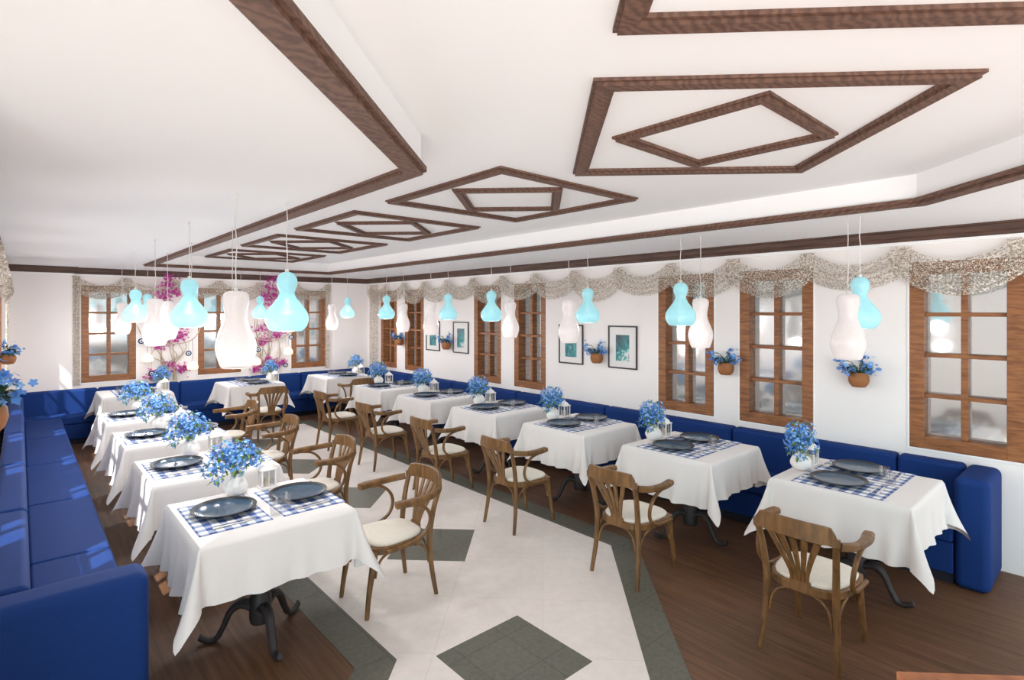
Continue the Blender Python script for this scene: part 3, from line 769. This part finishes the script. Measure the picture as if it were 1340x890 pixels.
def build_planter():
    t = thing('wall_planter', '', 'potted plant')  # terracotta pot mounted on the wall
    MB().lathe([(0, -.065), (.05, -.065), (.07, -.04), (.08, -.005), (.076, .03), (.062, .052), (.066, .06), (.058, .06), (.055, .05), (.0, .046)], 28).build('pot', M_terra, t, 50)
    fl = MB(); lf = MB(); stm = MB()
    for k in range(17):
        an = random.uniform(0, 2*PI); R_ = random.uniform(.06, .155); h = random.uniform(-.02, .12)
        x = max(-.25, min(.075, R_*math.cos(an)*.7-.02)); e = Vector((x, R_*math.sin(an), .07+h))
        stm.tube(smoothpath([(0, 0, .04), (e.x*.4, e.y*.4, .11+h*.4), tuple(e)], 4), .0022, 5)
        for _ in range(7):
            p = e+Vector((random.gauss(0, .018), random.gauss(0, .022), random.gauss(0, .018))); p.x = min(p.x, .085)
            floret(fl, p, Vector((random.gauss(-.5, .6), random.gauss(0, .7), random.gauss(.5, .6))), random.uniform(.015, .021), 0 if random.random() < .8 else 1, random.random() < .4)
        for _ in range(4):
            q = Vector((e.x*.6, e.y*.6, .07+h*.5)); d = Vector((random.gauss(-.3, .6), random.gauss(0, .8), random.gauss(.1, .4))).normalized()
            if q.x+d.x*.06 > .085: continue
            leaf(lf, q, d, Vector((0, 0, 1)), .055, .014)
    o = fl.build('blossoms', [M_petal, M_petal2, M_eye], t); o['kind'] = 'stuff'
    o = lf.build('leaves', M_dleaf, t); o['kind'] = 'stuff'
    stm.build('stems', M_dleaf, t)
    return t
st_pl = Stamp(build_planter())
for y, lb in ((1.546, 'below the nearest white pendant lamp'), (2.747, 'between the second and third windows'), (4.444, 'between the near pair of sea pictures'), (7.72, 'between the distant pair of sea pictures'), (9.26, 'between the two farthest windows')):
    st_pl((XR-.088, y, 1.36), 0, 'terracotta pot with blue flowers on right wall, '+lb, 'terracotta wall pots')
for y, z, lb in ((9.2, 1.36, 'farther one at the left photo edge'), (2.8, 1.56, 'nearer one at the left photo edge')):
    st_pl((XL+.09, y, z), PI, 'terracotta pot with blue flowers on left wall, '+lb, 'terracotta wall pots')

# net valances and side curtains; place(u, v): u along the wall, v = distance from the wall into the room
def swag_grid(u0, u1, place, top, drop, sag, seed):
    rnd = random.Random(seed); NU, NV = 26, 40; vs = []; fs = []
    for j in range(NV+1):
        q = j/NV
        for i in range(NU+1):
            s = i/NU; cat = 4*s*(1-s)
            u = u0+(u1-u0)*(s+ .0)
            zt = top-.012-sag*max(0, cat-.4)/.6; zb = top-.20-(drop-.20)*cat**.8
            pq = q+.062*math.sin(8*PI*q)*cat; z = zt+(zb-zt)*pq
            v = .035+.05*math.sin(PI*q)*(.4+.6*cat)+.020*math.cos(q*5*2*PI+seed)*(.25+.75*cat)*min(1, 4*q)+.008*math.sin(s*19+seed)
            p = place(u, v); vs.append((p[0], p[1], z))
    for j in range(NV):
        for i in range(NU): fs.append((j*(NU+1)+i, j*(NU+1)+i+1, (j+1)*(NU+1)+i+1, (j+1)*(NU+1)+i))
    return MB().add(vs, fs)
def valance(label, u0, u1, step, place, drop=.40, top=2.495):
    t = thing('net_valance', label, 'curtain', group='netting valances')
    n = round((u1-u0)/step); step = (u1-u0)/n
    for k in range(n):
        a = u0+k*step; ov = .07
        swag_grid(max(u0, a-ov), min(u1, a+step+ov), (lambda k: lambda u, v: place(u, v+(.022 if k % 2 else 0)))(k), top, drop*(1+.08*math.sin(k*2.3)), .13, k).build('swag', M_net, t, 60)
    return t
pr_ = lambda u, v: (XR-.015-v, u)
pl_ = lambda u, v: (XL+.015+v, u)
pe_ = lambda u, v: (u, YE-.015-v)
valance('swagged beige netting valance along the right wall above the windows', -.2, 10.62, .745, pr_)
valance('swagged beige netting valance along the left wall at the photo edge', 2.6, 10.62, .76, pl_)
valance('swagged beige netting valance along the end wall above three windows', .60, 4.69, .70, pe_, .36)
def panel(label, u0, u1, place, z0=.80):
    NU, NV = 16, 8; vs = []; fs = []
    for j in range(NV+1):
        for i in range(NU+1):
            s = i/NU; p = place(u0+(u1-u0)*s, .02+.018*math.sin(s*18)); vs.append((p[0], p[1], 2.49+(z0-2.49)*j/NV))
    for j in range(NV):
        for i in range(NU): fs.append((j*(NU+1)+i, j*(NU+1)+i+1, (j+1)*(NU+1)+i+1, (j+1)*(NU+1)+i))
    return tag(MB().add(vs, fs).build('net_curtain', M_net, None, 60), label, 'curtain', 'netting side curtains')
panel('narrow hanging netting strip on the right wall at the far corner', 10.2, 10.6, pr_)
panel('narrow hanging netting strip left of the left end-wall window', .605, .70, pe_)
panel('narrow hanging netting strip right of the right end-wall window', 4.585, 4.695, pe_)
panel('narrow hanging netting strip on the left wall by the far corner', 10.05, 10.5, lambda u, v: (XL+.05+v, u))

# climbers, garlands with eye beads and bell lamps on the end wall
def climber(cx, label, seed):
    rnd = random.Random(seed); t = thing('climbing_bougainvillea', label, 'climbing plant', (cx, YE-.05, 0), group='magenta climbers')
    fl = MB(); ends = []
    for k in range(9):
        x1 = rnd.uniform(-.26, .26); h = rnd.uniform(1.25, 1.75) if k < 6 else rnd.uniform(2.0, 2.4)
        pts = smoothpath([(rnd.uniform(-.12, .12), rnd.uniform(-.02, .02), .78), (x1*.4+rnd.uniform(-.1, .1), rnd.uniform(-.03, .02), 1.05), (x1*1.1+rnd.uniform(-.06, .06), rnd.uniform(-.03, .02), 1.05+(h-1.05)*.5), (x1*.7, -.01 if h < 2 else -.13, h)], 6)
        MB().tube(pts, lerplist([.012, .009, .007, .004], len(pts)), 6).build('stem', M_stem, t, 60); ends.append(pts)
    cl = [(.0, 2.52, .09), (-.03, 2.40, .11), (-.08, 2.2, .13), (.03, 2.25, .12), (-.12, 2.08, .10), (.20, 2.05, .06), (.22, 1.70, .09), (.06, 1.60, .10), (-.08, 1.42, .10), (.12, 1.48, .10), (-.14, 1.36, .08), (.2, 1.55, .09), (-.05, 1.72, .09), (-.18, .92, .10), (.18, .95, .11), (.26, .98, .07), (-.24, .86, .07), (.0, 1.05, .10), (-.16, 1.62, .09)]
    for (x, z, r) in cl:
        for _ in range(int(r*330)):
            d = Vector((rnd.gauss(0, 1), rnd.gauss(0, .55), rnd.gauss(0, .65)))
            p = Vector((x, -.02, z))+d*r*.6; p.y = max(-.085, min(.03, p.y))-(.125 if p.z > 2.0 else 0)
            n = Vector((rnd.gauss(0, .6), -1, rnd.gauss(.2, .6))).normalized(); a = n.cross(Vector((0, 0, 1))).normalized(); b = n.cross(a); s = rnd.uniform(.018, .03); r0 = rnd.uniform(0, 6)
            for q in range(3):
                an = r0+q*2.094; e = a*math.cos(an)+b*math.sin(an); g = a*math.cos(an+1.57)+b*math.sin(an+1.57)
                fl.add([p, p+e*s*.5+g*s*.45, p+e*s+n*s*.3, p+e*s*.5-g*s*.45], [(0, 1, 2, 3)])
    o = fl.build('bracts', M_mag, t); o['kind'] = 'stuff'
climber(1.87, 'magenta flowering climber on pale stems between the left and middle end-wall windows', 5)
climber(3.50, 'magenta flowering climber on pale stems between the middle and right end-wall windows', 8)
def bead(L):
    t = thing('eye_bead', '', 'ornament')
    for nm, r, y, m in (('outer_disc', .046, 0, M_eyeb), ('white_ring', .027, -.006, M_eyew), ('pupil', .014, -.010, M_eyek)):
        mb = MB(); mb.lathe([(0, -.006), (r*.9, -.006), (r, 0), (r*.9, .006), (0, .006)], 20)
        mb.v = [(v[0], v[2]+y, v[1]) for v in mb.v]; mb.build(nm, m, t, 50)
    MB().tube([(0, 0, .045), (.002, 0, .045+(L-.045)*.5), (0, 0, L)], .003, 5).build('loop', M_rope, t, 60)
    return t
def bell(L):
    t = thing('hanging_bell_lamp', '', 'lamp')
    MB().lathe([(.0, .075), (.025, .072), (.055, .055), (.078, .02), (.088, -.02), (.082, -.05), (.06, -.062), (0, -.064)], 24).build('shade', M_bell, t, 60)
    MB().lathe([(0, .075), (.02, .075), (.02, .10), (.008, .112), (0, .112)], 14).build('cap', M_cord, t, 50)
    MB().tube([(0, 0, .11), (.003, 0, .11+(L-.11)*.5), (0, 0, L)], .003, 5).build('cord', M_eyeb, t, 60)
    return t
yb = YE-.23
GAR = [(1.40, 1.72), (1.50, 1.53), (1.72, 1.42), (1.95, 1.40), (2.15, 1.44), (2.27, 1.56), (2.31, 1.68), (3.02, 1.66), (3.08, 1.54), (3.25, 1.44), (3.5, 1.40), (3.7, 1.45), (3.86, 1.56), (3.92, 1.70)]
def gz(x):
    for (a, p), (b, q) in zip(GAR, GAR[1:]):
        if a <= x <= b: return p+(q-p)*(x-a)/(b-a)
for x, z, lb in ((1.46, 1.463, 'upper left one in the left garland'), (2.13, 1.232, 'right one in the left garland'), (1.60, .93, 'lowest one below the left climber'),
                 (3.25, 1.242, 'left one beside the right climber'), (3.745, .93, 'lowest one below the right climber'), (3.845, 1.45, 'upper right one by the right window')):
    Stamp(bead(gz(x)-z))((x, yb, z), 0, 'round navy and white eye bead, '+lb, 'eye beads')
for x, z, lb in ((1.54, 1.184, 'left of the left climber'), (2.19, 1.015, 'right of the left climber'), (3.21, 1.023, 'left of the right climber'), (3.79, 1.188, 'right of the right climber')):
    Stamp(bell(gz(x)-z))((x, yb, z), 0, 'small glowing white bell lamp on the end wall, '+lb, 'bell lamps')
for pts, lb in (([(1.40, 1.72), (1.50, 1.53), (1.72, 1.42), (1.95, 1.40), (2.15, 1.44), (2.27, 1.56), (2.31, 1.68)], 'left and middle'), ([(3.02, 1.66), (3.08, 1.54), (3.25, 1.44), (3.5, 1.40), (3.7, 1.45), (3.86, 1.56), (3.92, 1.70)], 'middle and right')):
    tag(MB().tube(smoothpath([(x, yb+.01, z) for x, z in pts], 5), .009, 6).build('hanging_garland', M_rope, None, 60), 'tan rope garland slung between the %s end-wall windows' % lb, 'garland', 'rope garlands')

for x, z in ((1.54, 1.184), (2.19, 1.015), (3.225, 1.023), (3.79, 1.188)):
    ld = bpy.data.lights.new('bell_bulb', 'POINT'); ld.energy = .22; ld.color = (1, .93, .8); ld.shadow_soft_size = .03
    lo = bpy.data.objects.new('bell_bulb', ld); C.objects.link(lo); lo.location = (x, yb, z-.09)

# counter corner at the lower right
t = thing('counter', 'orange-brown wooden counter corner with black body at the bottom right edge', 'counter', (1.905, .45, 0), -PI/4)
MB().box((0, -1.0, .87), (1.6, 0, .90), .003, 1).build('counter_top', M_orange, t)
MB().box((.012, -.98, 0), (1.58, -.012, .8695)).build('counter_body', M_blackb, t)

# ------------------------------------------------------------------ light, world, camera
SKY_FILL = .15; GROUND_FILL = .85; LEFT = 3.9  # extra world glow added toward the rear and left to fill the room
for k, x, y, ds in PEN:
    ld = bpy.data.lights.new('bulb', 'POINT'); ld.energy = (3.8+.11*y*y)*(2.3 if x < 2 and y < 9 else .55 if y < 9 else 1.15); ld.color = (1, .98, .97); ld.shadow_soft_size = .05
    lo = bpy.data.objects.new('bulb', ld); C.objects.link(lo); lo.location = (x, y, 1.60 if k == 'W' else 1.80)
sd = bpy.data.lights.new('sun', 'SUN'); sd.energy = 8.5; sd.angle = math.radians(.8); sd.color = (1, .98, .94)
so = bpy.data.objects.new('sun', sd); C.objects.link(so)
so.rotation_euler = Vector((1, .8, -1.4)).to_track_quat('-Z', 'Y').to_euler()
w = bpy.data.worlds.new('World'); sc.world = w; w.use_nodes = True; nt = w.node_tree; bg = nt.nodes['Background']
tc = nd(nt, 'ShaderNodeTexCoord'); nz = nd(nt, 'ShaderNodeTexNoise', Scale=3.2, Detail=5.0, Roughness=.5); nt.links.new(tc.outputs['Generated'], nz.inputs['Vector'])
cr = nd(nt, 'ShaderNodeValToRGB'); cr.color_ramp.elements[0].position = .42; cr.color_ramp.elements[1].position = .56
cr.color_ramp.elements[0].color = (.50, .83, .92, 1); cr.color_ramp.elements[1].color = (1, .985, .97, 1); nt.links.new(nz.outputs['Fac'], cr.inputs['Fac'])
sp = nd(nt, 'ShaderNodeSeparateXYZ'); nt.links.new(tc.outputs['Generated'], sp.inputs[0])
mr = nd(nt, 'ShaderNodeMapRange'); mr.inputs['From Min'].default_value = -.06; mr.inputs['From Max'].default_value = .04; nt.links.new(sp.outputs['Z'], mr.inputs['Value'])
mx = nd(nt, 'ShaderNodeMix', data_type='RGBA'); mx.inputs[6].default_value = (.88, .88, .88, 1)
nt.links.new(mr.outputs['Result'], mx.inputs[0]); nt.links.new(cr.outputs['Color'], mx.inputs[7]); nt.links.new(mx.outputs[2], bg.inputs['Color'])
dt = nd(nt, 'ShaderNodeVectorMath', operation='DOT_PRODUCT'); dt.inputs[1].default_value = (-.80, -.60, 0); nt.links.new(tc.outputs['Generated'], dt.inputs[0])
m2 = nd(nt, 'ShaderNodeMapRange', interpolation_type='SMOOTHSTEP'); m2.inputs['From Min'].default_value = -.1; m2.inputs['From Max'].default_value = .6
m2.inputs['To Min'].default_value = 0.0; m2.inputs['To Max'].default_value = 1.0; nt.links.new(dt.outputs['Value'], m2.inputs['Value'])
m3 = nd(nt, 'ShaderNodeMapRange'); m3.inputs['To Min'].default_value = GROUND_FILL; m3.inputs['To Max'].default_value = SKY_FILL; nt.links.new(mr.outputs['Result'], m3.inputs['Value'])
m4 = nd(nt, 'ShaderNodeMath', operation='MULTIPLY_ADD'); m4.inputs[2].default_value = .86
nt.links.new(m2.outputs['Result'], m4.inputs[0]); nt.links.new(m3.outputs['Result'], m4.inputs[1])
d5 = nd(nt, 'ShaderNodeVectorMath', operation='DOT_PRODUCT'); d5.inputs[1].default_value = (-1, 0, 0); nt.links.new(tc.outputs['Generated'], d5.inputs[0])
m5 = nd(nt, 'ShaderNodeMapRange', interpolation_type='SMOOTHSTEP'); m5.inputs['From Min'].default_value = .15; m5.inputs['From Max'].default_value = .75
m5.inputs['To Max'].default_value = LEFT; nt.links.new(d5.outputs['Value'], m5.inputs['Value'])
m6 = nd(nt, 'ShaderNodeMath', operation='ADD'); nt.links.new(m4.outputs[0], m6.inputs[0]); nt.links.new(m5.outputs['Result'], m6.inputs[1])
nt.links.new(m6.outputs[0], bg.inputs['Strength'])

cam = bpy.data.cameras.new('Camera'); co = bpy.data.objects.new('Camera', cam); C.objects.link(co)
co.location = (0, 0, 1.95); co.rotation_euler = (PI/2, 0, -math.radians(41.81))
cam.sensor_width = 36; cam.lens = 36*720/1340; cam.shift_y = -38/1340; cam.clip_start = .05
sc.camera = co
sc.view_settings.view_transform = 'Standard'; sc.view_settings.look = 'None'; sc.view_settings.gamma = 1
sc.view_settings.use_curve_mapping = False; sc.view_settings.exposure = 0.10
sc.cycles.max_bounces = 12; sc.cycles.diffuse_bounces = 8; sc.cycles.transparent_max_bounces = 24
sc.cycles.use_denoising = True; sc.cycles.caustics_reflective = False
sc.cycles.sample_clamp_indirect = 6
